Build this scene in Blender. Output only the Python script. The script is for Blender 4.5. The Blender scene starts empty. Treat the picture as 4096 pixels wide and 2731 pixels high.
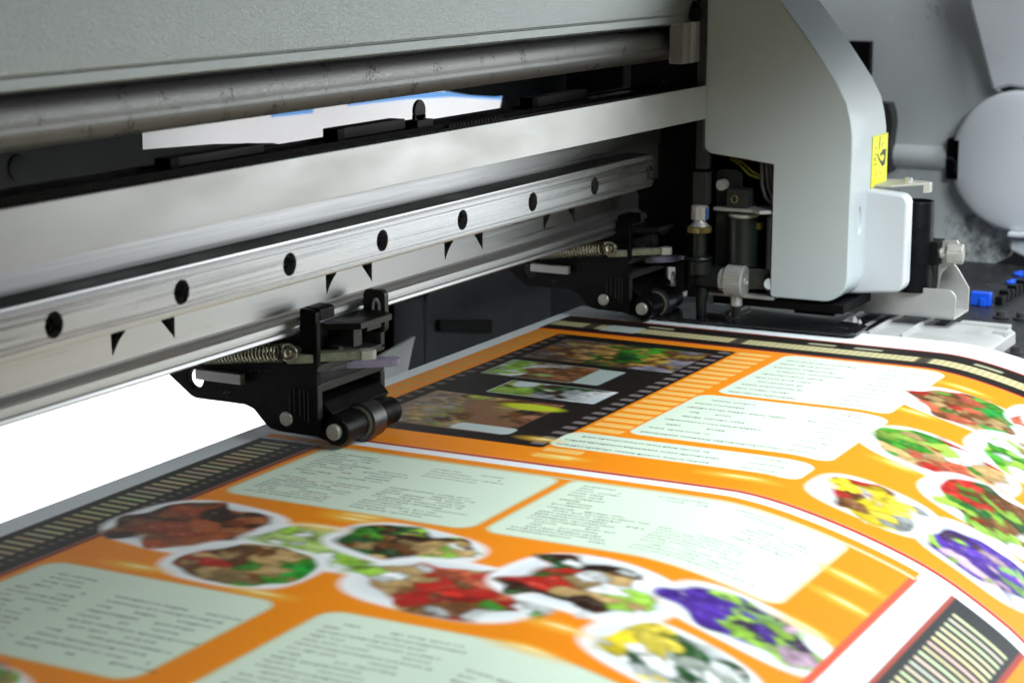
import bpy, bmesh, math, random
import numpy as np
from mathutils import Vector, Matrix
random.seed(7); rng=np.random.default_rng(11)
MM=0.001; PI=math.pi
sc=bpy.context.scene; COL=sc.collection
# world axes, in millimetres: X along the guide rail, -Y out of the machine towards the operator, Z up
# ------------------------------------------------------------------ materials
MATS={}
def nt(name):
    m=bpy.data.materials.new(name); m.use_nodes=True; t=m.node_tree
    return m,t,t.nodes['Principled BSDF']
def mat(name,col,rough=.5,metal=0.,var=.08,scale=40.,stretch=(1,1,1),bump=0.,bscale=400.,bstretch=None,spec=.5,dirt=None,coat=0,rvar=.1,sheen=None):
    """procedural: base colour with soft noise, roughness variation, optional fine bump and dirt specks"""
    if name in MATS: return MATS[name]
    m,t,b=nt(name); N=t.nodes; L=t.links
    tc=N.new('ShaderNodeTexCoord')
    mp=N.new('ShaderNodeMapping'); mp.inputs['Scale'].default_value=stretch; L.new(tc.outputs['Object'],mp.inputs['Vector'])
    n=N.new('ShaderNodeTexNoise'); n.inputs['Scale'].default_value=scale; n.inputs['Detail'].default_value=5; L.new(mp.outputs[0],n.inputs['Vector'])
    r=N.new('ShaderNodeMapRange'); r.inputs['From Min'].default_value=.3; r.inputs['From Max'].default_value=.7
    r.inputs['To Min'].default_value=1-var; r.inputs['To Max'].default_value=1+var; L.new(n.outputs['Fac'],r.inputs['Value'])
    mx=N.new('ShaderNodeMix'); mx.data_type='RGBA'; mx.blend_type='MULTIPLY'; mx.inputs['Factor'].default_value=1
    mx.inputs['A'].default_value=(*col,1); L.new(r.outputs[0],mx.inputs['B'])
    cout=mx.outputs['Result']
    if dirt:
        dc,dscale,thr,amt=dirt
        d=N.new('ShaderNodeTexNoise'); d.inputs['Scale'].default_value=dscale; d.inputs['Detail'].default_value=8; d.inputs['Roughness'].default_value=.7
        L.new(tc.outputs['Object'],d.inputs['Vector'])
        d2=N.new('ShaderNodeTexNoise'); d2.inputs['Scale'].default_value=dscale*.12; d2.inputs['Detail'].default_value=2; L.new(tc.outputs['Object'],d2.inputs['Vector'])
        mu=N.new('ShaderNodeMath'); mu.operation='MULTIPLY'; L.new(d.outputs['Fac'],mu.inputs[0]); L.new(d2.outputs['Fac'],mu.inputs[1])
        dr=N.new('ShaderNodeMapRange'); dr.inputs['From Min'].default_value=thr; dr.inputs['From Max'].default_value=thr+.05; dr.inputs['To Max'].default_value=amt
        L.new(mu.outputs[0],dr.inputs['Value'])
        m2=N.new('ShaderNodeMix'); m2.data_type='RGBA'; L.new(dr.outputs[0],m2.inputs['Factor']); L.new(cout,m2.inputs['A']); m2.inputs['B'].default_value=(*dc,1); cout=m2.outputs['Result']
    L.new(cout,b.inputs['Base Color'])
    rr=N.new('ShaderNodeMapRange'); rr.inputs['From Min'].default_value=.3; rr.inputs['From Max'].default_value=.7
    rr.inputs['To Min'].default_value=max(.02,rough-rvar); rr.inputs['To Max'].default_value=min(1,rough+rvar); L.new(n.outputs['Fac'],rr.inputs['Value']); L.new(rr.outputs[0],b.inputs['Roughness'])
    b.inputs['Metallic'].default_value=metal; b.inputs['Specular IOR Level'].default_value=spec
    b.inputs['Coat Weight'].default_value=coat
    if bump:
        mb=N.new('ShaderNodeMapping'); mb.inputs['Scale'].default_value=bstretch or stretch; L.new(tc.outputs['Object'],mb.inputs['Vector'])
        nb=N.new('ShaderNodeTexNoise'); nb.inputs['Scale'].default_value=bscale; nb.inputs['Detail'].default_value=3; L.new(mb.outputs[0],nb.inputs['Vector'])
        bp=N.new('ShaderNodeBump'); bp.inputs['Strength'].default_value=bump; bp.inputs['Distance'].default_value=.0004
        L.new(nb.outputs['Fac'],bp.inputs['Height']); L.new(bp.outputs[0],b.inputs['Normal'])
    MATS[name]=m; return m
ALU=mat('extruded_aluminium',(.50,.505,.51),.36,.9,var=.05,scale=500,stretch=(.02,1,1),bump=.05,bscale=900,bstretch=(.012,1,1))
RAIL=mat('ground_rail_steel',(.55,.555,.56),.28,.94,var=.05,scale=700,stretch=(.012,1,1),bump=.035,bscale=1100,bstretch=(.01,1,1))
BELT=mat('belt_silver',(.60,.61,.60),.38,.5,var=.05,scale=60,stretch=(.3,1,1),bump=.05,bscale=200)
PANEL=mat('sparkle_paint',(.39,.425,.415),.36,.8,var=.08,scale=2200,bump=.6,bscale=2000,bstretch=(1,1,1),dirt=((.12,.12,.12),300,.42,.5))
TUBE=mat('stained_tube',(.36,.37,.365),.47,.55,var=.06,scale=1400,bump=.25,bscale=1500,dirt=((.06,.06,.06),850,.325,.75))
STEEL=mat('bright_steel',(.66,.66,.65),.38,.6,var=.05,scale=200)
PIN=mat('satin_pin_steel',(.5,.5,.46),.38,.6,var=.14,scale=300,bump=.1,bscale=900)
SPRING=mat('plated_spring_wire',(.36,.35,.26),.3,.9,var=.1,scale=200)
BLACK=mat('black_plastic',(.004,.004,.0045),.45,0,spec=.12,var=.25,scale=150,bump=.12,bscale=1500,dirt=((.16,.16,.15),700,.385,.5))
BLACKE=mat('black_cast_edge',(.030,.030,.031),.42,0,spec=.3,var=.25,scale=300,bump=.2,bscale=1200)
RUBBER=mat('black_roller',(.02,.02,.024),.32,.1,var=.1,scale=100,spec=.7)
DARK=mat('dark_cavity_sheet',(.004,.006,.008),.65,0,spec=.2,var=.2,scale=30)
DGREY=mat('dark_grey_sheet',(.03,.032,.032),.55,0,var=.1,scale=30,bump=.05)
WHITEP=mat('pale_grey_plastic',(.545,.61,.63),.38,0,var=.015,scale=25,bump=.05,bscale=2500,coat=.12,dirt=((.25,.25,.25),260,.43,.4))
WHITEB=mat('bluish_grey_plastic',(.62,.65,.69),.36,0,var=.015,scale=25,bump=.03,bscale=2500,coat=.15)
CREAM=mat('cream_lever_plastic',(.44,.44,.39),.45,0,var=.05,scale=200)
GREENL=mat('weathered_lever_metal',(.20,.215,.15),.5,.2,var=.3,scale=350,dirt=((.05,.05,.03),420,.3,.7))
PURPLE=mat('lilac_plastic',(.27,.25,.37),.42,0,var=.05,scale=100)
BRASS=mat('knurled_brass',(.30,.25,.10),.35,.9,var=.2,scale=900)
BLUE=mat('bright_blue_plastic',(.01,.10,.75),.35,0,var=.1,scale=100)
BLUEM=mat('blue_marker_paint',(.03,.09,.32),.4,0,var=.3,scale=700)
YELLOW=mat('yellow_label',(.92,.90,.0),.5,0,var=.03,scale=100)
INK=mat('label_ink',(.03,.035,.02),.5,0,var=.05)
WMARK=mat('white_marking',(.72,.72,.72),.5,0,var=.05)
TRAYM=mat('satin_aluminium_sheet',(.50,.50,.49),.42,.55,var=.06,scale=90,bump=.08,bscale=1200)
PALEP=mat('pale_platen_plate',(.46,.47,.46),.45,.2,var=.1,scale=60,bump=.1,bscale=900)
BED=mat('black_speckled_bed',(.016,.017,.019),.45,.1,var=.5,scale=90,bump=.4,bscale=700,dirt=((.25,.25,.26),900,.36,.5))
YWIRE=mat('yellow_wire',(.10,.095,.008),.5)
GWIRE=mat('grey_wire',(.05,.05,.05),.45)
OXGREEN=mat('dark_green_black_tube',(.008,.013,.011),.4,.0,var=.15,scale=100)
def wall_mat():
    m,t,b=nt('inked_grey_housing'); N=t.nodes; L=t.links
    tc=N.new('ShaderNodeTexCoord'); g=N.new('ShaderNodeSeparateXYZ'); L.new(tc.outputs['Object'],g.inputs[0])
    n=N.new('ShaderNodeTexNoise'); n.inputs['Scale'].default_value=90; n.inputs['Detail'].default_value=8; n.inputs['Roughness'].default_value=.68; L.new(tc.outputs['Object'],n.inputs['Vector'])
    n2=N.new('ShaderNodeTexNoise'); n2.inputs['Scale'].default_value=30; n2.inputs['Detail'].default_value=3; L.new(tc.outputs['Object'],n2.inputs['Vector'])
    # ink mist collects low on the wall: height mask in object space
    h=N.new('ShaderNodeMapRange'); h.inputs['From Min'].default_value=.115; h.inputs['From Max'].default_value=.075; h.inputs['To Min'].default_value=0; h.inputs['To Max'].default_value=1; L.new(g.outputs['Z'],h.inputs['Value'])
    a=N.new('ShaderNodeMath'); a.operation='MULTIPLY_ADD'; L.new(h.outputs[0],a.inputs[0]); a.inputs[1].default_value=.36; a.inputs[2].default_value=-.46
    s=N.new('ShaderNodeMath'); s.operation='ADD'; L.new(n.outputs['Fac'],s.inputs[0]); L.new(a.outputs[0],s.inputs[1])
    s2=N.new('ShaderNodeMath'); s2.operation='MULTIPLY_ADD'; L.new(n2.outputs['Fac'],s2.inputs[0]); s2.inputs[1].default_value=.5; L.new(s.outputs[0],s2.inputs[2])
    r=N.new('ShaderNodeMapRange'); r.inputs['From Min'].default_value=.44; r.inputs['From Max'].default_value=.66; r.inputs['To Max'].default_value=.9; L.new(s2.outputs[0],r.inputs['Value'])
    # pale scuffs
    v=N.new('ShaderNodeTexNoise'); v.inputs['Scale'].default_value=55; v.inputs['Detail'].default_value=2
    mp=N.new('ShaderNodeMapping'); mp.inputs['Scale'].default_value=(1,1.6,.6); mp.inputs['Rotation'].default_value=(.4,0,0); L.new(tc.outputs['Object'],mp.inputs[0]); L.new(mp.outputs[0],v.inputs['Vector'])
    vr=N.new('ShaderNodeMapRange'); vr.inputs['From Min'].default_value=.70; vr.inputs['From Max'].default_value=.74; vr.inputs['To Max'].default_value=.5; L.new(v.outputs['Fac'],vr.inputs['Value'])
    m0=N.new('ShaderNodeMix'); m0.data_type='RGBA'; m0.inputs['A'].default_value=(.60,.64,.65,1); m0.inputs['B'].default_value=(.74,.78,.78,1); L.new(vr.outputs[0],m0.inputs['Factor'])
    m1=N.new('ShaderNodeMix'); m1.data_type='RGBA'; L.new(r.outputs[0],m1.inputs['Factor']); L.new(m0.outputs['Result'],m1.inputs['A']); m1.inputs['B'].default_value=(.05,.05,.052,1)
    L.new(m1.outputs['Result'],b.inputs['Base Color']); b.inputs['Roughness'].default_value=.42
    return m
WALL=wall_mat()
# ------------------------------------------------------------------ mesh helpers (all input in mm, world axes)
class MB:
    def __init__(s): s.bm=bmesh.new()
    def box(s,x0,x1,y0,y1,z0,z1):
        v=[s.bm.verts.new((x,y,z)) for x in (x0,x1) for y in (y0,y1) for z in (z0,z1)]
        for f in ((0,1,3,2),(4,6,7,5),(0,4,5,1),(2,3,7,6),(0,2,6,4),(1,5,7,3)): s.bm.faces.new([v[i] for i in f])
        return s
    def prism(s,pts,a,b,axis):
        def P(p,t):
            return {'x':(t,p[0],p[1]),'y':(p[0],t,p[1]),'z':(p[0],p[1],t)}[axis]
        A=[s.bm.verts.new(P(p,a)) for p in pts]; B=[s.bm.verts.new(P(p,b)) for p in pts]
        n=len(pts)
        s.bm.faces.new(A); s.bm.faces.new(B[::-1])
        for i in range(n): s.bm.faces.new((A[i],B[i],B[(i+1)%n],A[(i+1)%n]))
        return s
    def lathe(s,o,ax,prof,seg=32,knurl=0):
        o=Vector(o); ax=Vector(ax).normalized(); u=ax.orthogonal().normalized(); w=ax.cross(u)
        rings=[]
        for t,r in prof:
            if r<=1e-6: rings.append([s.bm.verts.new(o+ax*t)]*seg); continue
            ring=[]
            for i in range(seg):
                a=2*PI*i/seg; rr=r*(1+(knurl if i%2 else 0))
                ring.append(s.bm.verts.new(o+ax*t+(u*math.cos(a)+w*math.sin(a))*rr))
            rings.append(ring)
        for R0,R1 in zip(rings[:-1],rings[1:]):
            for i in range(seg):
                j=(i+1)%seg; q=[R0[i],R1[i],R1[j],R0[j]]; q2=[]
                for v in q:
                    if v not in q2: q2.append(v)
                if len(q2)>2: s.bm.faces.new(q2)
        for R,rev in ((rings[0],False),(rings[-1],True)):
            if R[0] is not R[1]: s.bm.faces.new(R if rev else R[::-1])
        return s
    def cyl(s,p,q,r,r2=None,seg=32,ch=0.):
        p=Vector(p); q=Vector(q); L=(q-p).length; r2=r if r2 is None else r2
        prof=[(0,r-ch),(ch,r),(L-ch,r2),(L,r2-ch)] if ch else [(0,r),(L,r2)]
        return s.lathe(p,q-p,prof,seg)
    def tube(s,pts,r,seg=10,closed=False):
        pts=[Vector(p) for p in pts]; n=len(pts); rings=[]; u=None
        for i,p in enumerate(pts):
            if closed: d=(pts[(i+1)%n]-pts[i-1])
            else: d=(pts[min(i+1,n-1)]-pts[max(i-1,0)])
            d.normalize()
            u=d.orthogonal().normalized() if u is None else (u-d*u.dot(d)).normalized()
            w=d.cross(u); rings.append([s.bm.verts.new(p+(u*math.cos(2*PI*k/seg)+w*math.sin(2*PI*k/seg))*r) for k in range(seg)])
        m=n if closed else n-1
        for i in range(m):
            A=rings[i];B=rings[(i+1)%n]
            for k in range(seg): s.bm.faces.new((A[k],A[(k+1)%seg],B[(k+1)%seg],B[k]))
        if not closed: s.bm.faces.new(rings[0][::-1]); s.bm.faces.new(rings[-1])
        return s
    def spring(s,p,q,R,r,turns,seg=8,per=16):
        p=Vector(p);q=Vector(q);d=(q-p).normalized();u=d.orthogonal().normalized();w=d.cross(u);n=int(turns*per)
        return s.tube([p+(q-p)*(i/n)+(u*math.cos(2*PI*i/per)+w*math.sin(2*PI*i/per))*R for i in range(n+1)],r,seg)
    def build(s,name,m,parent=None,bevel=0.,seg=2,angle=32,cut=None,label=None):
        bmesh.ops.recalc_face_normals(s.bm,faces=s.bm.faces[:])
        me=bpy.data.meshes.new(name)
        off=Vector((0,0,0)); p=parent
        while p is not None: off+=p.location*1000; p=p.parent
        for v in s.bm.verts: v.co=(v.co-off)*MM
        s.bm.to_mesh(me); s.bm.free()
        o=bpy.data.objects.new(name,me); COL.objects.link(o)
        if parent is not None: o.parent=parent
        me.materials.append(m)
        if cut:
            c=cut.build('cutter',m,None)
            # shift the cutter into the part's own frame
            c.location=o.matrix_world.translation-off*MM if False else -off*MM
            # evaluate in a common frame: temporarily unparent
            o.parent=None; c.parent=None
            md=o.modifiers.new('cut','BOOLEAN'); md.operation='DIFFERENCE'; md.solver='EXACT'; md.object=c
            bpy.context.view_layer.update()
            dg=bpy.context.evaluated_depsgraph_get(); nm=bpy.data.meshes.new_from_object(o.evaluated_get(dg))
            o.modifiers.clear(); o.data=nm; nm.name=name
            if not nm.materials: nm.materials.append(m)
            bpy.data.objects.remove(c)
            if parent is not None: o.parent=parent
            me=nm
        me.shade_smooth() if hasattr(me,'shade_smooth') else None
        for f in me.polygons: f.use_smooth=True
        me.set_sharp_from_angle(angle=math.radians(angle))
        if bevel:
            b=o.modifiers.new('edge_wear','BEVEL'); b.width=bevel*MM; b.segments=seg; b.limit_method='ANGLE'; b.angle_limit=math.radians(35); b.harden_normals=True
        if label: o['label']=label
        return o
def thing(name,label,cat,loc,group=None):
    o=bpy.data.objects.new(name,None); COL.objects.link(o); o.location=Vector(loc)*MM; o.empty_display_size=.01
    o['label']=label; o['category']=cat
    if group: o['group']=group
    return o
def tag(o,label,cat,group=None):
    o['label']=label; o['category']=cat
    if group: o['group']=group
    return o
def arc(cx,cy,r,a0,a1,n=8): return [(cx+r*math.cos(math.radians(a0+(a1-a0)*i/n)),cy+r*math.sin(math.radians(a0+(a1-a0)*i/n))) for i in range(n+1)]
def rrect(x0,x1,y0,y1,r,n=5):
    return arc(x1-r,y1-r,r,0,90,n)+arc(x0+r,y1-r,r,90,180,n)+arc(x0+r,y0+r,r,180,270,n)+arc(x1-r,y0+r,r,270,360,n)

# ================================================================== 1. the printed sheet
PROF=[(54.4,-160),(54.6,-110),(54.7,-84),(54.7,-78),(54.3,-75.6),(53,-74.5),(50,-74.5),(46,-74.5),(0,-74.5),(-60,-74.5),(-100,-74.5),(-138,-74.5),(-146,-74.8),(-158,-76.4),(-171.6,-79.4),(-184.8,-83),(-197.9,-87.3),(-208.3,-91.3),(-218.6,-96.4),(-234,-105.9),(-241.6,-111.8),(-252,-121.5),(-261,-133),(-267,-148),(-270,-170),(-270,-240)]
pa=np.array(PROF,float)
for _ in range(3):   # Chaikin smoothing
    q=np.empty((2*len(pa),2)); q[0]=pa[0]; q[-1]=pa[-1]
    q[1:-1:2]=pa[:-1]*.75+pa[1:]*.25; q[2::2]=pa[:-1]*.25+pa[1:]*.75; pa=q
dl=np.r_[0,np.cumsum(np.hypot(*np.diff(pa,axis=0).T))]
i0=np.argmin(np.abs(pa[:,0]-20)+(pa[:,1]<-76)*100)
S0=dl[i0]-28-(20-pa[i0,0])*0          # design coordinate s = 28 mm at y = 20
X0,X1=-150.,456.; SA,SB=-60.,385.; H=.42
xs=np.arange(X0,X1+H*.5,H); ss=np.arange(SA,SB,H)
GX,GS=np.meshgrid(xs,ss)              # rows: s, cols: X
py=np.interp(ss+S0,dl,pa[:,0]); pz=np.interp(ss+S0,dl,pa[:,1])
img=np.empty(GX.shape+(3,),np.float32); img[:]=(.74,.80,.83)
def sm(d,w=.5): return np.clip(.5-d/(2*w),0,1)       # signed distance -> coverage
def comp(mask,col,sl=None):
    global img
    c=np.array(col,np.float32)
    if sl is None: img+= (c-img)*mask[...,None]
    else: img[sl]+=(c-img[sl])*mask[...,None]
def win(x0,x1,s0,s1,p=2):
    a=max(0,int((s0-p-SA)/H)); b=min(len(ss),int((s1+p-SA)/H)+1); c=max(0,int((x0-p-X0)/H)); d=min(len(xs),int((x1+p-X0)/H)+1)
    return (slice(a,b),slice(c,d)) if b>a and d>c else None
def rect(x0,x1,s0,s1,col,r=0,w=.45,a=1.):
    sl=win(x0,x1,s0,s1)
    if sl is None: return
    X=GX[sl];Y=GS[sl]
    qx=np.abs(X-(x0+x1)/2)-(x1-x0)/2+r; qy=np.abs(Y-(s0+s1)/2)-(s1-s0)/2+r
    d=np.hypot(np.maximum(qx,0),np.maximum(qy,0))+np.minimum(np.maximum(qx,qy),0)-r
    comp(sm(d,w)*a,col,sl)
def ell(cx,cs,rx,rs,col,rot=0,w=.8,a=1.,p=2.,mask=None):
    R=max(rx,rs)+2+w; sl=win(cx-R,cx+R,cs-R,cs+R)
    if sl is None: return
    X=GX[sl]-cx;Y=GS[sl]-cs; c,s_=math.cos(rot),math.sin(rot); u=(X*c+Y*s_)/rx; v=(-X*s_+Y*c)/rs
    d=((np.abs(u)**p+np.abs(v)**p)**(1/p)-1)*min(rx,rs)
    m=sm(d,w)*a
    if mask is not None: m=m*mask[sl]
    comp(m,col,sl)
ORANGE=(.82,.25,.008); ORANGE2=(.86,.50,.14); MINT=(.64,.76,.63); INKB=(.012,.009,.008); RED=(.42,.03,.008); BEIGE=(.50,.46,.25); WHT=(.80,.85,.88)
def smooth_noise(x,y,sx,sy,seed):
    r=np.random.default_rng(seed); a=np.zeros_like(x)
    for k in range(5):
        th=r.uniform(0,2*PI); f=r.uniform(.5,1.6); a+=np.sin((x/sx*math.cos(th)+y/sy*math.sin(th))*f*2*PI+r.uniform(0,6.3))
    return a/5
def textblock(x0,x1,s0,s1,pitch=3.2,h=1.3,col=(.035,.05,.04),gap=.25,seed=0,a=1.,red=0.):
    """rows of small printed words; the rows run along the feed direction"""
    r=random.Random(seed); x=x1-pitch*.6
    while x-h>x0:
        s=s0+r.choice([0,0,0,4]); end=s1-r.uniform(0,(s1-s0)*.35)
        c=(.35,.06,.05) if r.random()<red else col
        while s<end:
            wl=r.uniform(3,9)
            k=s
            while k<min(s+wl,end):      # letters
                lw=r.uniform(.7,1.2); hh=h*(1 if r.random()<.3 else .72)
                rect(x-hh,x,k,k+lw,c,0,.28,a*r.uniform(.6,1)); k+=lw+.45
            s+=wl+1.2
            if r.random()<gap: s+=r.uniform(4,12)
        x-=pitch
def panel(x0,x1,s0,s1,r=6,edge=True):
    if edge: rect(x0-1.3,x1+1.3,s0-1.3,s1+1.3,(.60,.55,.32),r+1,.5)
    rect(x0,x1,s0,s1,MINT,r)
def vnoise(x,y,sc,seed):
    r=np.random.default_rng(seed); T=r.random((64,64)).astype(np.float32); u=x/sc; v=y/sc; iu=np.floor(u).astype(int); iv=np.floor(v).astype(int); fu=u-iu; fv=v-iv
    fu=fu*fu*(3-2*fu); fv=fv*fv*(3-2*fv); a=T[iv%64,iu%64]; b=T[iv%64,(iu+1)%64]; c=T[(iv+1)%64,iu%64]; d=T[(iv+1)%64,(iu+1)%64]
    return (a*(1-fu)+b*fu)*(1-fv)+(c*(1-fu)+d*fu)*fv
def pieces(X,Y,pal,seed,size=5.,el=1.9,order=None,vari=.45):
    """a heap of irregular pieces of food in the given colours, each lit from one side as in the printed picture"""
    r=random.Random(seed); wx=X+(vnoise(X,Y,3.2,seed)-.5)*3.2+(vnoise(X,Y,1.2,seed+1)-.5)*1.1; wy=Y+(vnoise(X,Y,3.6,seed+2)-.5)*4+(vnoise(X,Y,1.3,seed+3)-.5)*1.2
    x0,x1,y0,y1=X.min(),X.max(),Y.min(),Y.max(); n=int((x1-x0)*(y1-y0)/(size*size*el)*1.35)+4
    best=np.full(X.shape,1e9,np.float32); sec=best.copy(); col=np.zeros(X.shape+(3,),np.float32); lit=np.zeros(X.shape,np.float32)
    for k in range(n):
        cx=r.uniform(x0,x1); cy=r.uniform(y0,y1); th=r.gauss(.1,.5); z=r.uniform(.6,1.5)
        c,q=math.cos(th),math.sin(th); u=(wx-cx)*c+(wy-cy)*q; v=(-(wx-cx)*q+(wy-cy)*c)/el
        d=np.hypot(u,v)/(size*z); m=d<best; sec=np.where(m,best,np.minimum(sec,d)); best=np.where(m,d,best)
        t=(cy-y0)/(y1-y0+1e-6) if order is None else order(cx,cy)
        cc=np.array(pal[int(min(len(pal)-1,max(0,t*len(pal)+r.gauss(0,1.1))))],np.float32)*r.uniform(1-vari,1+vari*.6)
        col[m]=cc; lit[m]=(u/(size*z))[m]
    edge=np.clip((sec-best)*3.2,0,1); sh=(.62+.38*edge)*(1+.28*np.clip(lit,-1,1))*(.75+.5*vnoise(X,Y,1.0,seed+5))
    out=col*sh[...,None]; gl=np.clip(vnoise(X,Y,1.1,seed+7)*1.6-1.15,0,1)*edge
    out=np.clip(out+gl[...,None]*np.array((.5,.47,.38),np.float32),0,.92)
    for _ in range(5):      # softness of an enlarged picture
        out[1:-1]=(out[:-2]+2*out[1:-1]+out[2:])/4; out[:,1:-1]=(out[:,:-2]+2*out[:,1:-1]+out[:,2:])/4
    return out
def food(cx,cs,rx,rs,pal,rot=0,seed=0,plate=(.74,.79,.82),n=70,p=2.3,edge=(.85,.87,.88)):
    """a cut-out picture of a dish: pale plate with a heap of food"""
    R=max(rx,rs)+5; sl=win(cx-R,cx+R,cs-R,cs+R)
    if sl is None: return
    X=GX[sl];Y=GS[sl]; c,q=math.cos(rot),math.sin(rot); u=((X-cx)*c+(Y-cs)*q); v=(-(X-cx)*q+(Y-cs)*c)
    wob=(vnoise(X,Y,9,seed+11)-.5)
    ell(cx,cs,rx+1.8,rs+1.8,edge,rot,1.3,1,p+.6); ell(cx,cs,rx-.4,rs-.4,plate,rot,2.2,1,p)
    ell(cx+1,cs+1,rx*.84,rs*.86,[k*.80 for k in plate],rot,3.5,.7,p)
    ell(cx+1,cs+1,rx*.76,rs*.8,[k*1.02 for k in plate],rot,2.5,.8,p)
    d=((np.abs(u/(rx*.95))**2+np.abs(v/(rs*.95))**2)**.5-1+wob*.6)*min(rx,rs)
    comp(sm(d+1.5,2.5)*.35,(.16,.13,.11),sl)          # soft contact tone of the printed picture
    img_l=pieces(X,Y,pal,seed,max(3.2,min(rx,rs)*.27),1.7)
    m=sm(d,1.4)[...,None]; img[sl]+=(img_l-img[sl])*m
GRN=(.05,.30,.02);LGR=(.30,.55,.06);DGR=(.01,.09,.015);BRN=(.16,.06,.015);DBR=(.035,.012,.006);TAN=(.45,.30,.12);RD=(.45,.02,.012);SAL=(.62,.13,.06);YEL=(.75,.58,.02);WH=(.78,.82,.82);PUR=(.09,.03,.38);DPU=(.05,.02,.09);PNK=(.55,.38,.5)
def spark(cx,cs,l=9):
    ell(cx,cs,2.6,l,(.85,.50,.06),0,2.2,.8); ell(cx+.6,cs+1,1.,l*.55,(.88,.80,.40),0,.8,.8)
def strip_ticks(xa,xb,s0,s1,pitch,on,col,axis='x',seed=1,a=.9):
    r=random.Random(seed); t=xa
    while t+on<xb:
        rect(t,t+on,s0,s1,[c*r.uniform(.75,1.1) for c in col],.5,.4,a); t+=pitch
# --- left page
rect(X0,162,33-2,259,ORANGE); 
rect(X0,160,6,31,INKB); rect(X0,162.5,31,33.2,(.22,.03,.012))
strip_ticks(X0,158,10,21.5,4.6,2.1,BEIGE)
strip_ticks(X0,158,24,26,4.6,1.4,(.2,.19,.12))
panel(94,159.8,37,131); panel(94.5,162,136.5,235)
panel(-59,7.5,37,118); panel(-62,8.7,134.5,236)
panel(-230,-148,37,236)
textblock(124,156,42,66,3,1.2,seed=1,red=.12); textblock(98,122,42,80,2.6,1.1,seed=2,red=.25); textblock(98,126,84,124,2.8,1.1,seed=3); textblock(140,154,86,118,3.2,1.1,seed=4,a=.85); textblock(127,142,66,84,3,1.1,seed=41)
textblock(98,130,142,180,2.8,1.2,seed=5); textblock(130,158,142,160,3,1.2,seed=6); textblock(98,126,184,228,2.9,1.2,seed=7,a=.7); textblock(150,158,170,226,3.2,1.2,seed=8,a=.85); textblock(128,146,206,230,3.2,1.2,seed=81,a=.8)
textblock(-54,2,42,70,3.6,1.5,seed=9,a=.85); textblock(-56,-6,74,124,4.2,1.6,seed=10,a=.85); 
textblock(-56,4,140,186,3.6,1.5,seed=12,a=.8); textblock(-56,-10,190,230,3.8,1.5,seed=13,a=.8)
food(57,53,24,26,[DBR,BRN,(.30,.05,.012),(.38,.09,.02),DBR,(.42,.14,.04)],.15,21,n=110)
food(57,104,17,30,[LGR,(.45,.62,.2),WH,LGR,SAL],.1,22,n=60)
food(32,89,18,23,[RD,BRN,TAN,TAN,GRN,(.02,.42,.05)],.05,23,n=95)
food(70,122,16,25,[GRN,DGR,BRN,DBR,TAN,LGR,WH],.2,24,n=90)
food(41,155,21,31,[LGR,WH,TAN,SAL,RD,BRN,GRN,WH],.1,25,n=120)
food(63,188,21,27,[DGR,RD,BRN,DBR,WH,TAN,LGR,WH],.2,26,n=130)
food(75,234,15,25,[PUR,PUR,DPU,LGR,(.25,.45,.15),PNK],.05,27,n=110)
food(34,228,17,24,[YEL,(.85,.7,.08),WH,DGR,(.3,.35,.3),WH],.1,28,n=80)
food(-83,70,17,30,[GRN,SAL,TAN,LGR],.1,29,n=60); food(-110,120,18,30,[BRN,TAN,YEL],.1,30,n=60); food(-85,165,18,30,[TAN,(.6,.35,.1),BRN,GRN],.1,32,n=60)
for q in [(90,93,9),(15,62,9),(86,92,8),(12,108,9),(9,196,9),(90,246,8),(136,244,10),(118,249,9),(28,196,8),(74,88,8)]: spark(*q)
# cross band and second dark strip at the front end of the left page
rect(X0,162,257.2,260,(.62,.10,.05)); rect(X0,168,260,270.5,WHT); rect(X0,166.5,270.5,273,(.35,.07,.05))
rect(X0,166.5,272.2,330,(.030,.034,.036)); strip_ticks(X0,160,275,296,4.6,2.3,(.66,.64,.42)); rect(X0,166.5,298,300,(.35,.05,.04)); rect(X0,166.5,300,385,ORANGE)
food(120,322,22,16,[GRN,LGR,WH,SAL],0,33,n=50)
# --- split between the pages
rect(159.9,162,31,259,(.58,.52,.30)); rect(162,167.4,6,259,ORANGE); rect(167.4,173,-10,385,WHT); rect(173,175.6,2,385,RED)
# --- right page
rect(175.6,396,3,385,ORANGE)
rect(396,430.5,2,385,INKB); rect(396,397.6,3,385,RED); rect(428.8,430.6,2,385,(.30,.03,.01))
rect(406,416.5,3,385,(.42,.38,.20))
for i in range(int(380/3.0)):
    rect(406.4,416.2,3+i*3.0,4.0+i*3.0,(.60,.56,.34),.2,.35,.75)
for s0 in (48,128,150,205,262): rect(420,423.5,s0,s0+13,(.40,.40,.26),1,.6,.8)
for s0 in (20,95,182,240): rect(404,418,s0,s0+6,(.03,.025,.02),1,.8,.95)
rect(404,418,30,48,(.45,.52,.52),1,.8,.9)
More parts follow.
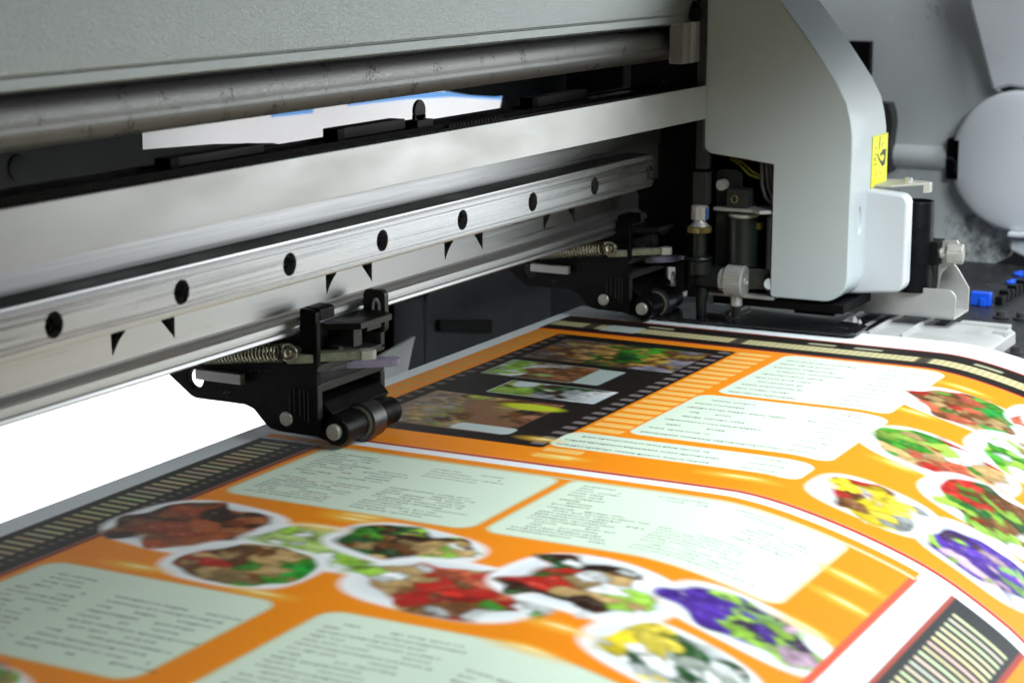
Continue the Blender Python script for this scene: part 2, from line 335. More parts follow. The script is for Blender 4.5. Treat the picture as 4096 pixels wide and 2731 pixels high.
# tick strips of the film frame and the dark collage
for (a,b) in ((4,15.5),(107.5,123)):
    t=183.
    while t<390: rect(t,t+5.2,a,b,ORANGE2 if a>50 else (.62,.32,.07),1,.4); t+=8.7
rect(195,388,17,106,INKB,2)
for i in range(22): rect(199+i*8.7,203+i*8.7,99,104.5,(.20,.17,.17),1,.5,.8); rect(199+i*8.7,203+i*8.7,18,22,(.16,.12,.10),1,.5,.8)
def photo(x0,x1,s0,s1,base,pal,seed,n=90,el=3.):
    rect(x0,x1,s0,s1,base,1)
    sl=win(x0,x1,s0,s1,0); X=GX[sl];Y=GS[sl]
    a=pieces(X,Y,[[k*.8 for k in c] for c in pal],seed,3.6,2.2)  # picture colours dimmed for the weak light at the back of the sheet
    m=sm(.30-vnoise(X,Y,13,seed+9),.10)*.92+.08
    qx=np.minimum(X-x0,x1-X); qy=np.minimum(Y-s0,s1-Y); m=m*np.clip(np.minimum(qx,qy)/1.,0,1)
    img[sl]+=(a-img[sl])*m[...,None]
photo(333,379,25,98,(.05,.03,.02),[(.16,.13,.12),BRN,TAN,(.5,.28,.07),DGR,GRN,BRN,(.5,.33,.05),(.25,.24,.3)],51,160)
photo(296,327,25,68,(.28,.36,.33),[LGR,(.25,.33,.12),WH,BRN,(.3,.12,.05),BRN],52,70); rect(297,326,68,80,(.34,.42,.40),1)
photo(266,290,44,93,(.48,.54,.58),[LGR,(.4,.5,.08),DGR,DBR,(.45,.5,.52),WH],53,60)
photo(205,259,25,84,(.20,.10,.05),[(.3,.26,.22),TAN,(.35,.28,.2),(.33,.42,.05),TAN,BRN,DBR,(.3,.12,.06)],54,170,4.); ell(250,74,5,13,(.52,.62,.02),0,1.2,.9); rect(206,216,60,86,(.45,.52,.52),3)
panel(308,393,128,201,6,False); panel(229,303.5,124,204,6,False); panel(199.5,222.5,105,202.5,6,False)
for k in range(10):
    textblock(312+k*7.6,316.6+k*7.6,132,166,4.4,1.9,gap=.05,seed=100+k); 
    textblock(312+k*7.6,316.6+k*7.6,178,197,4,1.6,gap=.2,seed=120+k,a=.9)
for k in range(9):
    textblock(233+k*7.6,237.6+k*7.6,128,(158 if k%3 else 184),4.4,1.9,gap=.08,seed=140+k)
    textblock(233+k*7.6,237.6+k*7.6,186,200,4,1.6,gap=.2,seed=160+k,a=.85)
for k in range(3): textblock(202+k*7,206.6+k*7,108,170,4.4,1.9,gap=.05,seed=180+k); textblock(202+k*7,206.6+k*7,180,198,4,1.3,gap=.1,seed=190+k,a=.9)
rect(196,226,122,128,ORANGE,0,.4,0.)
food(348,222,21,24,[RD,SAL,BRN,TAN,GRN,(.02,.35,.05)],.05,61,n=100)
food(372,262,20,26,[WH,SAL,(.5,.1,.04),LGR,TAN],.05,62,n=90)
food(278,232,22,28,[LGR,GRN,TAN,RD,SAL,WH,TAN],.1,63,n=130)
food(318,262,22,28,[LGR,WH,GRN,WH,TAN,SAL],.05,64,n=110)
food(206,229,17,21,[RD,BRN,YEL,(.85,.7,.06),WH,(.3,.33,.33)],.05,65,n=100)
food(250,262,21,26,[GRN,RD,BRN,DGR,LGR,WH],.1,66,n=120)
food(206,270,18,22,[DPU,LGR,PUR,PUR,PNK,(.2,.4,.12)],.05,67,n=110)
food(290,300,24,26,[LGR,WH,BRN,GRN],.1,68,n=90); food(225,322,24,28,[SAL,WH,GRN,TAN],.1,69,n=90); food(345,306,22,24,[WH,YEL,GRN,BRN],.1,70,n=80); food(260,345,24,22,[GRN,BRN,WH],.1,71,n=60)
for q in [(191,184,11),(378,212,9),(322,207,7),(206,100,7),(252,222,7),(186,118,8)]: spark(*q)
tone_noise=smooth_noise(GX,GS,60,45,5)  # slight random tone over the whole print
img*= (1+.015*tone_noise)[...,None]
nS,nX=GX.shape
co=np.empty((nS,nX,3),np.float32); co[...,0]=xs[None,:]
# a slight waviness of the web between the rollers
wav=.35*np.sin(xs/95.)*np.clip(-py/120,0,1)[:,None] if True else 0
co[...,1]=py[:,None]; co[...,2]=pz[:,None]+wav
me=bpy.data.meshes.new('printed_sheet')
idx=np.arange(nS*nX).reshape(nS,nX)
F_=np.stack([idx[:-1,:-1],idx[1:,:-1],idx[1:,1:],idx[:-1,1:]],-1).reshape(-1,4)
me.vertices.add(nS*nX); me.vertices.foreach_set('co',(co.reshape(-1)*MM).astype(np.float32))
me.loops.add(F_.size); me.loops.foreach_set('vertex_index',F_.reshape(-1).astype(np.int32))
me.polygons.add(len(F_)); me.polygons.foreach_set('loop_start',(np.arange(len(F_))*4).astype(np.int32))
me.update(calc_edges=True)
me.polygons.foreach_set('use_smooth',np.ones(len(F_),bool))
ca=me.color_attributes.new('Print','FLOAT_COLOR','POINT')
ca.data.foreach_set('color',np.concatenate([np.clip(img,0,1),np.ones((nS,nX,1),np.float32)],-1).reshape(-1).astype(np.float32))
sheet=bpy.data.objects.new('printed_sheet',me); COL.objects.link(sheet)
m,t,b=nt('inkjet_printed_vinyl'); N=t.nodes; L=t.links
at=N.new('ShaderNodeAttribute'); at.attribute_name='Print'
tc=N.new('ShaderNodeTexCoord'); n=N.new('ShaderNodeTexNoise'); n.inputs['Scale'].default_value=900; n.inputs['Detail'].default_value=2; L.new(tc.outputs['Object'],n.inputs['Vector'])
mr=N.new('ShaderNodeMapRange'); mr.inputs['To Min'].default_value=.95; mr.inputs['To Max'].default_value=1.05; L.new(n.outputs['Fac'],mr.inputs['Value'])
mx=N.new('ShaderNodeMix'); mx.data_type='RGBA'; mx.blend_type='MULTIPLY'; mx.inputs['Factor'].default_value=1; L.new(at.outputs['Color'],mx.inputs['A']); L.new(mr.outputs[0],mx.inputs['B'])
L.new(mx.outputs['Result'],b.inputs['Base Color']); b.inputs['Roughness'].default_value=.5; b.inputs['Specular IOR Level'].default_value=.14
me.materials.append(m)
tag(sheet,'wide white sheet printed with an orange food menu, curving down at the front','printed sheet')

# ================================================================== 2. the printer body
PR=thing('wide_format_printer','grey wide format printer with aluminium beam, guide rail, belt and end housing','printer',(300,100,-160))
XL,XR=-330,748
beam=[(24.5,-7.9),(24.5,-24.2),(24,-25.0),(22.6,-25.4),(20.6,-25.9),(19.9,-26.8),(19.8,-28.6),(21.2,-29.0),(21.2,-30.0),(20.0,-30.3),(19.8,-31.4),(20.4,-32.1),(66,-32.1),(66,22),(23,22),(23,30),(13.2,30),(13.2,8.9),(14.2,8.7),(14.2,-7.9)]
cut=MB()
for a in (54.7,179.4,268.3,358.0,435.6,-34.,-160.):
    cut.prism([(a,-12),(a+7.3,-12),(a+7.3,-15.2),(a+5.2,-16.6),(a+3.4,-18.3),(a+1.8,-20.3),(a+.5,-22.2),(a+.1,-19),(a,-16)],20,31,'y')
for b in (87.7,212.,301.2,390.5,466.8,-1.,-127.):
    cut.prism([(b,-12),(b,-16),(b-.1,-19),(b-.1,-22.2),(b-1.6,-20.5),(b-3.4,-18.8),(b-5.2,-16.9),(b-7,-15.2),(b-7,-12)],20,31,'y')
MB().prism(beam,XL,600,'x').build('frame_beam',ALU,PR,cut=cut)
# linear guide rail with counterbored screw holes every 60 mm
rail=[(0,6.0),(.5,7.1),(.9,7.1),(1.1,7.7),(4.5,7.7),(5,6.6),(8.5,6.6),(9,7.7),(14,7.7),(14,-7.4),(9,-7.4),(8.5,-6.4),(5,-6.4),(4.5,-7.4),(1.1,-7.4),(.9,-6.8),(.5,-6.8),(.45,-6.1),(0,-5.9),(0,-5.0),(.25,-4.85),(0,-4.7),(0,4.5),(.3,4.65),(0,4.8)]
rc=MB()
for k in range(-5,8): rc.cyl((60*k,-3,0),(60*k,8,0),4.0,seg=40)
r=MB().prism(rail,XL,424,'x').build('guide_rail',RAIL,PR,cut=rc,angle=12)
for k in range(-5,8):
    h=MB(); h.lathe((60*k,8.6,0),(0,-1,0),[(0,3.95),(.2,3.95),(.2,2.9),(2.4,2.9),(2.6,2.6),(2.6,1.6),(1.0,1.6),(1.0,0)],24); h.build('rail_screw',DARK,r)  # near-black heads put the shade of the bores into the colour
f=MB(); f.box(-170,475,27,31.5,-23.4,-9); nb=f.build('notch_shade_sheet',DARK,PR)  # black sheet added behind the notches so they read as deep shade
MB().box(XL,424,1.3,13.1,7.6,8.0).build('rail_top_shade',DGREY,PR)  # dark strip added so the rail top reads as shaded, not bright
MB().box(XL,424,13.9,24,-7.2,7.0).build('rail_back_bar',DARK,PR)
# flat drive belt with black carrier strip behind it
MB().prism([(-14.6,23.1),(-14.6,38.7),(-15.9,38.7),(-15.9,23.1)],XL,449,'x').build('drive_belt',BELT,PR,bevel=.2)
tr=MB(); tr.box(XL,XR-2,16,26,30.2,35.6); tr.box(XL,XR-2,24,26,35.6,36.4); trk=tr.build('belt_track',BLACK,PR)
tb=MB()
for x in np.arange(-60,430,2.0): tb.box(x,x+1,-13.9,-12.7,37.2,39.3)
tb.build('belt_teeth',BLACK,PR)
for (x0,x1,zt) in ((84.6,134,38.6),(183.7,229,39.6),(339,392,39.6)):
    f=MB(); f.prism([(x0,35.7),(x0,zt-.8),(x0+1,zt),(x1-.6,zt),(x1,zt-.6),(x1,35.7)],19,20,'y'); f.box(x0+.2,x1-.2,20,26,zt-.9,zt-.1); q=f.build('cable_clip',DGREY,PR,bevel=.2)
    f=MB(); f.box(x0-5.5,x0-.2,17.5,24,34,zt+.3); f.build('clip_end',BLACK,q,bevel=.5)
f=MB(); f.cyl((241.5,19.5,41.6),(241.5,20.9,41.6),4.3,ch=.3); f.box(237.4,245.6,19.5,20.9,36,40); f.box(235,247,17,23,35.6,38.2); f.build('thumb_tab',DGREY,PR)
f=MB()
for k in range(16): f.box(256+k*2.9,257.6+k*2.9,14.6,15.6,31.5,35.0)
f.build('encoder_rack',DGREY,PR)
# round lower edge tube and upper cover panel
def tubeprof(cy,cz,ry,rz,n=90): return [(cy+ry*(.975 if i in (46,47) else 1)*math.copysign(abs(math.cos(a))**.8,math.cos(a)),cz+rz*math.copysign(abs(math.sin(a))**.8,math.sin(a))) for i,a in enumerate([2*PI*i/n for i in range(n)])]
MB().prism(tubeprof(10,58.2,9,8.4),XL,472,'x').build('round_edge_tube',TUBE,PR,angle=50)
MB().prism([(-10,68.6),(-10,71.9),(-9.4,72.3),(-10.2,72.7),(-14,119.8),(-12,119.8),(-4,73),(-4,68),(-7,67.8)],XL,474,'x').build('upper_cover_panel',PANEL,PR,bevel=.5)
MB().box(XL,474,-4,60,66.8,70).build('hood_floor',DARK,PR)
MB().box(XL,672,-205,180,120,126).build('shade_hood',DGREY,PR)  # unseen lid slab, sized to shade the carriage, beam and sheet back
# dark sheets closing the rear of the machine, with the opening in between
f=MB(); f.box(-420,246,160,163,-26,110); f.box(246,620,160,163,27.5,110); f.prism([(245.9,18.7),(300,16.2),(345,12.5),(372,6),(380,-26),(245.9,-26)],160.4,162.6,'y'); rp=f.build('rear_panel',DGREY,PR)
f=MB(); f.lathe((167,160,19.3),(0,-1,0),[(0,5.2),(.8,5.2),(1.4,4),(1.4,0)],24); f.build('panel_screw',DGREY,rp)
f=MB(); f.prism([(505,30),(520,24.5),(545,20.5),(570,18),(586,17.4),(583,10.5),(578,0),(572,-24),(415,-24),(415,-170),(748,-170),(748,110),(505,110)],164,167,'y'); f.build('rear_plate',DARK,PR)
f=MB(); f.prism(rrect(432,575,-150,-70,6),129,150,'y'); f.build('supply_box',mat('navy_box',(.005,.010,.015),.5,0,var=.1,scale=30),PR,bevel=2)
f=MB(); f.box(650,664,120,158,-20,40); f.build('rear_post',DARK,PR,bevel=1)
f=MB(); f.prism([(441.5,-86),(498.5,-95.5),(498.5,-103),(442.5,-92)],126.5,128.5,'y'); f.build('box_slot',BLACK,PR)
f=MB(); f.prism([(380,-97),(384.4,-94.5),(419.5,-90.5),(415.5,-98),(411.2,-108),(392.8,-112),(380,-112)],128,130,'y'); f.build('guide_bracket',PALEP,PR,bevel=.4)
# platen under the web
f=MB(); pl=[(y+ (0.0),z-1.4) for y,z in [(48,-74.6),(-138,-74.6),(-158,-76.6),(-184.8,-83.3),(-208.3,-91.8),(-234,-106.6),(-250,-122),(-262,-142),(-266,-172),(-266,-230)]]
f.prism(pl+[(48,-230)],-330,456,'x'); f.build('platen',DARK,PR,angle=50)
# pale plate at the right end of the platen
f=MB(); f.prism([(0,-76.4),(-138,-76.4),(-150,-77.4),(-152.5,-79),(-153,-88),(0,-88)],457,513,'x')
pp=f.build('platen_end_plate',PALEP,PR,bevel=.5)
f=MB(); f.box(462,516,-96,-94.6,-76.6,-74.6); f.box(462,516,-112,-110.6,-76.6,-74.4); f.box(480,516,-76,-75,-76.6,-74.8); f.box(508,515,-150,-126,-79,-75.6); f.box(495,501,-152,-146,-80,-75.8)
f.build('raised_rib',PALEP,pp,bevel=.3)
f=MB(); f.build('none',BLACK,pp) if False else None
for q in ((470,512,-86,-79),(470,512,-94,-89),(500,512,-121,-116)): MB().box(*q,-76.6,-76.2).build('dark_slot',BLACK,pp)
# speckled black bed beyond the platen
f=MB(); f.box(513.5,748,-330,40,-94,-85); bd=f.build('side_bed',BED,PR,bevel=.5)
f=MB(); f.prism([(575,-150),(760,-165),(760,-330),(470,-330),(470,-152)],-86.5,-84.2,'z'); f.build('bed_cover',BED,PR,bevel=.4)
f=MB(); f.box(612,690,-121,-117,-84.9,-80.5); 
for k in range(7): f.box(622+k*9,626+k*9,-121.5,-116.5,-84.9,-78.6-(k%2))
f.build('wiper_rack',BLACK,PR,bevel=.3)
for (x,y) in ((577,-129.5),(578,-139.5),(491,-158)):
    h=MB(); h.lathe((x,y,-84.6),(0,0,1),[(0,4.2),(.6,4.2),(.8,2.6),(3.0,2.4),(3.4,1.4),(3.4,0)],24); h.build('socket_screw',BLACKE,PR)
# end housing
EH=MB(); EH.prism([(165,-90),(165,150),(-46,150),(-46,118),(-53,95),(-60.6,70.7),(-69.3,42.1),(-77,17.1),(-105,10),(-105,-60),(-93,-64),(-92.5,-75),(-88,-82),(-80,-86.5),(-60,-89)],750,762,'x'); eh=EH.build('end_housing',WALL,PR,bevel=1)
f=MB(); f.prism([(-44,122),(-58,122),(-150,122),(-150,16),(-88,21.5),(-78.5,18.6),(-70.8,42.1),(-62,70.7),(-54,95)],736,760,'x'); f.build('upper_shell',WHITEB,eh,bevel=2.2,seg=4)
f=MB(); f.lathe((762,-97,-22),(-1,0,0),[(0,42),(23,42),(24.6,41.5),(25.8,40.4),(26.6,38.6),(27.6,34),(28.6,26),(29.3,15),(29.6,0)],96)
dcut=MB(); dcut.box(715,770,-60.5,-50,-35.2,-11.2); dcut.lathe((715,-105.5,-8),(1,0,0),[(0,6.6),(26,6.6)],32)
f.build('hinge_drum',WHITEB,eh,cut=dcut,angle=40)
f=MB(); f.prism(rrect(-59.8,-50.8,-35.5,-10.8,1.5),744,749.6,'x'); s=f.build('drum_slot',BLACK,eh)
f=MB(); f.lathe((738,-105.5,-8),(-1,0,0),[(0,6.5),(1,6.5),(1,0)],32); f.build('drum_hole_shade',BLACK,eh)  # black disc set in the bore as painted shade
f=MB(); f.tube([(742,-52,-23),(741,-55,-22.5),(741,-57.5,-25),(741,-57.5,-31)],.9); f.build('slot_hook',DGREY,s)
f=MB(); f.prism([(y,z) for y,z in arc(-97,-22,44.2,205,276,18)]+[(y,z) for y,z in arc(-97,-22,41.2,276,205,18)],731,752,'x'); 
f.build('drum_rim',WHITEB,eh,bevel=1)
f=MB(); f.prism([(-96,-64.5),(-92.6,-65),(-92.5,-75),(-110,-82),(-150,-84),(-150,-60),(-110,-61)],738,756,'x'); f.build('lower_shell',WHITEB,eh,bevel=2,seg=3)
f=MB(); f.cyl((752,-12,-24),(752,-51.6,-24),7.6,seg=40); f.build('cross_tube',WALL,eh,angle=50)
f=MB(); f.prism([(-8,9),(-15.5,8.6),(-17.5,3),(-18.3,-3.7),(-17.2,-15),(-18,-33),(-8,-33)],739,751,'x'); f.build('side_pad',DGREY,eh,bevel=.6)
f=MB(); f.box(744,750.5,-1,13,24,45); f.build('black_latch',BLACK,eh,bevel=.5)

# ================================================================== 3. pinch roller units
def capsule(p,q,w,n=8):
    p=Vector(p);q=Vector(q);a=math.degrees(math.atan2((q-p).y,(q-p).x)); return arc(q.x,q.y,w,a-90,a+90,n)+arc(p.x,p.y,w,a+90,a+270,n)
def make_unit():
    U=thing('pinch_roller_unit','nearer black pinch roller unit with white ring mark, below the beam at centre left','roller unit',(176,30,-27.7),'pinch roller units hanging below the beam')
    out=[(78,-32.5),(78,-53),(68,-60),(66,-60.6),(44,-60.6),(40,-61.8),(34.8,-67),(32.5,-68.4),(29,-69),(14.5,-69.2),(12,-69.2),(12,-46),(13,-45),(12,-44),(12,-23.6),(13.5,-22.6),(18.6,-22.3),(19.2,-32.6),(60,-32.6)]
    c=MB(); c.cyl((150,66,-53.2),(160,66,-53.2),3.6,seg=24)
    sp=MB().prism(out,153,156,'x').build('side_plate',BLACK,U,bevel=.25,cut=c)
    f=MB()
    for y,z in ((15.6,-52.5),(17.2,-52.5),(19,-52.5),(21.5,-52.5),(23.5,-53)): f.box(152.6,153.2,y,y+.35,z-12+ (y-15)*.5,z)
    f.build('mould_rib',BLACKE,sp)
    f=MB(); f.prism([(12,-22.8),(13,-22.3),(18.8,-22.1),(18.8,-27.5),(12,-27.0)],156.1,166,'x'); f.box(153.2,156.0,11.7,13,-44,-27); f.build('upper_jaw',BLACK,U,bevel=.5)
    f=MB(); f.box(153.3,200,11.7,30,-45.6,-42.7); f.box(197,200,11.7,30,-44.5,-36.5); f.box(156.5,196,28,32,-45,-33); f.build('frame_bracket',BLACKE,U,bevel=.5)
    f=MB(); f.prism(rrect(9.8,19.4,-38.5,-22.0,2.4),197,200,'x'); lp=f.build('mark_plate',BLACKE,U,bevel=.3)
    # white ring and bar moulded on the plate
    f=MB(); R=[(13.5+1.9*math.cos(a),-29.3+4.2*math.sin(a)) for a in [PI*i/16 for i in range(-4,21)]]; r_=[(13.5+.85*math.cos(a),-29.3+2.9*math.sin(a)) for a in [PI*i/16 for i in range(20,-5,-1)]]
    f.prism(R+r_,196.7,197.05,'x'); f.build('ring_mark',WMARK,lp)
    f=MB(); f.box(196.7,197.05,11.8,14,-36.0,-34.7); f.build('bar_mark',WMARK,lp)
    f=MB(); f.prism([(171.7,5),(193.7,5),(199,14),(196,19.4),(170,19.4),(164,16)],-32.1,-29.7,'z'); lv=f.build('release_lever',BLACK,U,bevel=.2)
    f=MB(); f.box(171.9,193.5,4.6,5.1,-32.0,-29.9); f.build('lever_edge',DGREY,lv)
    f=MB(); f.box(172,178,8,19.4,-39.2,-32.1); f.box(180,190,7,19.4,-34.6,-32.1); f.box(168,171,12,16,-42,-38.5); f.build('lever_block',BLACKE,lv,bevel=.3)
    f=MB(); f.box(153.2,200,12,34,-53.4,-50); f.box(196.8,200,11.8,30,-61,-53.4); f.box(153.2,156.5,11.7,13,-63,-50.2); f.box(156.2,197,22,34,-66,-53.4); f.build('hood_bracket',BLACKE,U,bevel=.5)
    f=MB(); f.prism(capsule((20,-64),(6,-67),5.4),157,170,'x'); f.prism(capsule((20,-63.5),(6,-67),5.0),181,192,'x'); f.prism([(22,-56),(12,-57),(8,-61),(14,-69),(22,-69)],157,196.5,'x'); f.cyl((155.4,6,-67),(170.6,6,-67),5.5,ch=.5,seg=40); f.cyl((180.6,6,-67),(194.6,6,-67),5.3,ch=.9,seg=40)
    f.build('roller_arm',BLACK,U,bevel=.5,angle=40)
    f=MB(); f.lathe((171,6,-67),(1,0,0),[(0,6.6),(.4,7.3),(8.8,7.3),(9.3,6.8),(9.3,0)],56); ro=f.build('pinch_roller',RUBBER,U,angle=40)
    f=MB(); f.lathe((170.7,6,-67),(1,0,0),[(0,5.6),(0,6.15),(.5,6.15),(.5,5.6)],56); f.lathe((170.4,6,-67),(1,0,0),[(0,0.1),(0,5.55),(.6,5.55)],56); f.build('bearing_ring',GREENL,ro,angle=40)
    for (y,z,r) in ((25.4,-63.9,2.75),(6,-67,2.95)):
        f=MB(); x=152.2 if y>10 else 153.6
        f.lathe((x+2.5,y,z),(-1,0,0),[(0,r),(2.1,r),(2.5,r-.35),(2.5,0)],40); f.build('steel_pin',PIN,U,angle=25)
    f=MB(); f.spring((148,23.5,-38.2),(148,58,-42.4),3.1,.43,22); f.tube([(148,23.5,-35.1),(148,21,-35.2),(148,19.5,-37)],.5); f.build('tension_spring',SPRING,U,angle=60)
    f=MB(); f.tube([(147.4,19.8+3.0*math.cos(a),-37.7+3.0*math.sin(a)) for a in [2*PI*i/28 for i in range(28)]],.62,10,True); f.cyl((145.9,19.8,-37.7),(153,19.8,-37.7),1.7,ch=.25); f.build('spring_eye',SPRING,U,angle=50)
    # spring lever with cream tip, lilac lever below
    f=MB(); f.prism([(147,20.5),(152.5,13.6),(158,10),(166.5,1.2),(169.5,4.2),(161,15),(154,18),(149,21.5)],-41.9,-38.8,'z'); sl=f.build('spring_lever',GREENL,U,bevel=.25)
    f=MB(); a=arc(170.2,0.4,2.75,-150,60,10); f.prism(a+[(169.2,3.8),(166.0,1.0)],-42.2,-38.7,'z'); f.build('lever_tip',CREAM,sl,bevel=.25)
    f=MB(); f.prism([(176,14),(187.5,0.6)]+arc(190.3,2.2,2.7,-150,50,8)+[(183,18)],-48.6,-45.7,'z'); f.build('lock_lever',PURPLE,U,bevel=.3)
    f=MB(); f.box(149.5,152.5,43,63.5,-52.4,-48.6); f.build('stop_bar',TRAYM,U,bevel=.25)
    return U
U1=make_unit()
def copy_tree(o,parent=None):
    c=o.copy(); COL.objects.link(c); c.parent=parent
    for ch in list(o.children): copy_tree(ch,c)
    return c
U2=copy_tree(U1); U2.location.x+=.2715
U2['label']='farther black pinch roller unit in the dark beside the print carriage knobs'

# ================================================================== 4. print carriage
CA=thing('print_carriage','pale grey print carriage with curved cover, yellow hand warning label and silver knobs','print carriage',(476,-30,-62))
cov=[(-15,118),(-15,60),(-14.2,13)]+arc(-19.5,11.5,5,10,-75,5)[1:]+[(-30,5.4),(-50,3),(-50,-59)]+[(-51,-60.2)]+[(-74,-60.2)]+arc(-76,-48.2,12,268,182,8)+[(-88,-30),(-88.2,10),(-88,18)]+[(-86.9,25),(-84.8,33),(-79.8,42),(-66,60.7),(-51,79),(-34,100),(-20,118)]
hc=MB(); hc.prism([(465.5+3.0*math.cos(a),-23+6.4*math.sin(a)) for a in [2*PI*i/32 for i in range(32)]],-90,-86.6,'y')
cv=MB().prism(cov,450,502,'x').build('carriage_cover',WHITEP,CA,bevel=1.6,seg=4,cut=hc,angle=40)
f=MB(); f.prism([(-80,-9.3),(-90,-9.5)]+arc(-103.5,-15.2,4.6,95,180,6)+arc(-102.6,-52,5.5,180,265,6)+[(-80,-60.2),(-77,-59.5)],474.5,484,'x'); f.build('side_box',WHITEB,CA,bevel=1.6,seg=4)
# warning label wrapped on the front face
lb=MB().prism([(479.5,15.2),(503,15.2),(503,-8.0),(502,-9),(479.5,-9.2)],-88.65,-88.3,'y').build('warning_label',YELLOW,CA)
def LP(x,y): return (479.5+(x-500)/320*22.5, 15.0-(y-(430-(x-525)*.25))/1075*24)
def lpoly(pts,name): 
    f=MB(); f.prism([LP(*p) for p in pts],-88.75,-88.6,'y'); f.build(name,INK,lb)
lpoly([(598,790),(612,790),(640,860),(680,930),(712,958),(735,945),(760,900),(765,850),(745,815),(712,815),(690,842),(668,835),(680,770),(695,770),(720,715),(745,697),(795,700),(790,900),(780,1020),(728,1072),(690,1010),(640,920)],'hand_pictogram')
f=MB()
for (a,b_,w) in (((655,425),(642,690),5),((712,560),(706,640),3),((565,655),(572,680),5),((548,808),(585,812),4),((530,915),(560,880),4),((560,880),(585,885),4),((535,915),(580,940),4),((530,1045),(560,1010),4),((560,1000),(585,1020),4),((600,1130),(582,1280),3),((670,1150),(690,1240),3),((760,1270),(758,1330),4)):
    (x0,y0),(x1,y1)=LP(*a),LP(*b_); d=Vector((x1-x0,y1-y0)).normalized(); nn=Vector((-d.y,d.x))*w*.035
    f.prism([(x0+nn.x,y0+nn.y),(x1+nn.x,y1+nn.y),(x1-nn.x,y1-nn.y),(x0-nn.x,y0-nn.y)],-88.75,-88.6,'y')
f.build('hazard_lines',INK,lb)
# black body behind the cover
f=MB(); f.box(462,500,-14,30,-52,118); f.box(452,499,-13.9,13,52,118); f.box(486,500,-80,-14,-58,20); f.box(470,500,-48,-14,-62,-52); f.box(462,500,-40,-14,24,118); body=f.build('chassis',BLACK,CA,bevel=.6)
f=MB(); f.prism([(-17.6,-.8),(-11.6,-.8),(-11.4,118),(-15.2,118),(-15.2,9),(-17.6,5)],447.5,452,'x'); f.build('upper_post',DGREY,CA,bevel=.3)
f=MB(); f.box(447,453,-17.8,-10.5,-18,-2.4); f.build('lower_post',DGREY,CA,bevel=.3)
f=MB(); f.prism(rrect(-32,-19,-60,-1.5,3),456,458,'x'); f.build('mount_plate',OXGREEN,CA,bevel=.3)
f=MB(); f.lathe((456,-23,-8.5),(-1,0,0),[(0,2.6),(1.2,2.6),(1.3,2.0),(2.6,2.0),(2.7,2.6),(4,2.6),(4.2,1),(4.2,0)],24); f.build('mount_screw',STEEL,CA)
f=MB(); f.box(433,443,-10.5,-3,49.5,69); f.box(442,450.5,-12.5,-2,50,69.3); bb=f.build('bearing_block',TRAYM,CA,bevel=.7)
f=MB(); f.box(440,443,-12,-10.6,49.8,69); f.build('block_lip',STEEL,bb,bevel=.3)
f=MB(); f.lathe((444,-11,75),(0,0,1),[(0,2),(2,2),(2.2,1.4),(3,1.4),(3,0)],16); f.box(440,452,-13,0,70,75); f.build('block_cap',BLACK,bb)
def knurled(mb,o,ax,t0,t1,r,n=40,d=.06):
    mb.lathe(o,ax,[(t0,r*.9),(t0+.3,r),(t1-.3,r),(t1,r*.9)],n*2,d); return mb
f=MB(); knurled(f,(447,-14.4,-25),(0,0,1),0,6.8,4.05,22,-.055); f.cyl((447,-14.4,-18.6),(447,-14.4,-17.9),3.2); k1=f.build('height_knob',STEEL,CA,angle=20)
f=MB(); f.prism([(448.0,-18.8),(447.3,-18.8),(447.3,-18.2),(448.0,-18.2)],-24.6,-18.6,'z'); f.prism([(445.3,-18.55),(446.4,-18.62),(446.4,-18.0),(445.3,-18.0)],-24.6,-19.0,'z'); f.build('blue_mark',BLUEM,k1)
f=MB(); f.lathe((447,-14.4,-28),(0,0,1),[(0,4.6),(.4,4.4),(1.6,3.2),(2.6,2.6),(3.2,2.6)],32); f.build('knob_cone',STEEL,CA)
f=MB(); knurled(f,(447,-14.4,-31.2),(0,0,1),0,3.2,5.9,44,-.035); f.build('brass_nut',BRASS,CA,angle=20)
f=MB(); f.cyl((447,-14.4,-31.2),(447,-14.4,-45),3.5); f.lathe((447,-14.4,-44.6),(0,0,1),[(0,6),(1.2,6.8),(1.8,6.6),(1.2,5.8)],40); f.cyl((447,-14.4,-45),(447,-14.4,-51),6.2); f.cyl((449,-15.8,-62),(449,-15.8,-55),3.2,seg=24); f.cyl((449,-15.4,-73.2),(449,-15.4,-62),2.4,3.0,seg=24); f.build('height_spindle',OXGREEN,CA,angle=40)
f=MB(); f.box(440,447,-9.2,-5,-60,-45.2); f.box(441,448,-14.5,-11,-62,-45); f.build('spindle_clamp',BLACK,CA,bevel=.3)
f=MB(); f.lathe((443.5,-3.2,-54.4),(-.3,.95,0),[(0,3.6),(1.1,3.6),(1.4,3.1),(1.4,0)],32); f.build('clamp_screw',PIN,CA,angle=30)
f=MB(); f.cyl((449,-13,-53.4),(449,-25.6,-53.6),5.4,seg=40); f.prism([(447,-15),(447,-27),(452,-37),(458,-50),(462,-50),(462,-15)],-58,-47.8,'z'); f.build('clamp_arm',OXGREEN,CA,bevel=.6,angle=40)
f=MB(); f.cyl((449,-25.6,-53.6),(449,-28.6,-53.6),5.9,ch=.4,seg=40); knurled(f,(449,-28.6,-53.6),(0,-1,0),0,9.2,7.55,30,-.045); k2=f.build('clamp_knob',STEEL,CA,angle=20)
f=MB(); f.lathe((449,-37.75,-53.6),(0,-1,0),[(0,6.6),(.3,6.5),(.35,2.2),(.9,2.0),(.9,1.2),(0.4,1.0),(.4,0)],48); f.build('knob_face',PIN,k2,angle=30)
f=MB(); f.cyl((450,-33,-66),(450,-33,-60.5),2.9,ch=.4); f.build('foot_collar',STEEL,CA)
f=MB(); f.cyl((450,-33,-71.5),(450,-33,-66),2.0); 
for k in range(4): f.cyl((450,-33,-67.2-k),(450,-33,-66.8-k),2.4)
f.build('foot_screw',BLACKE,CA)
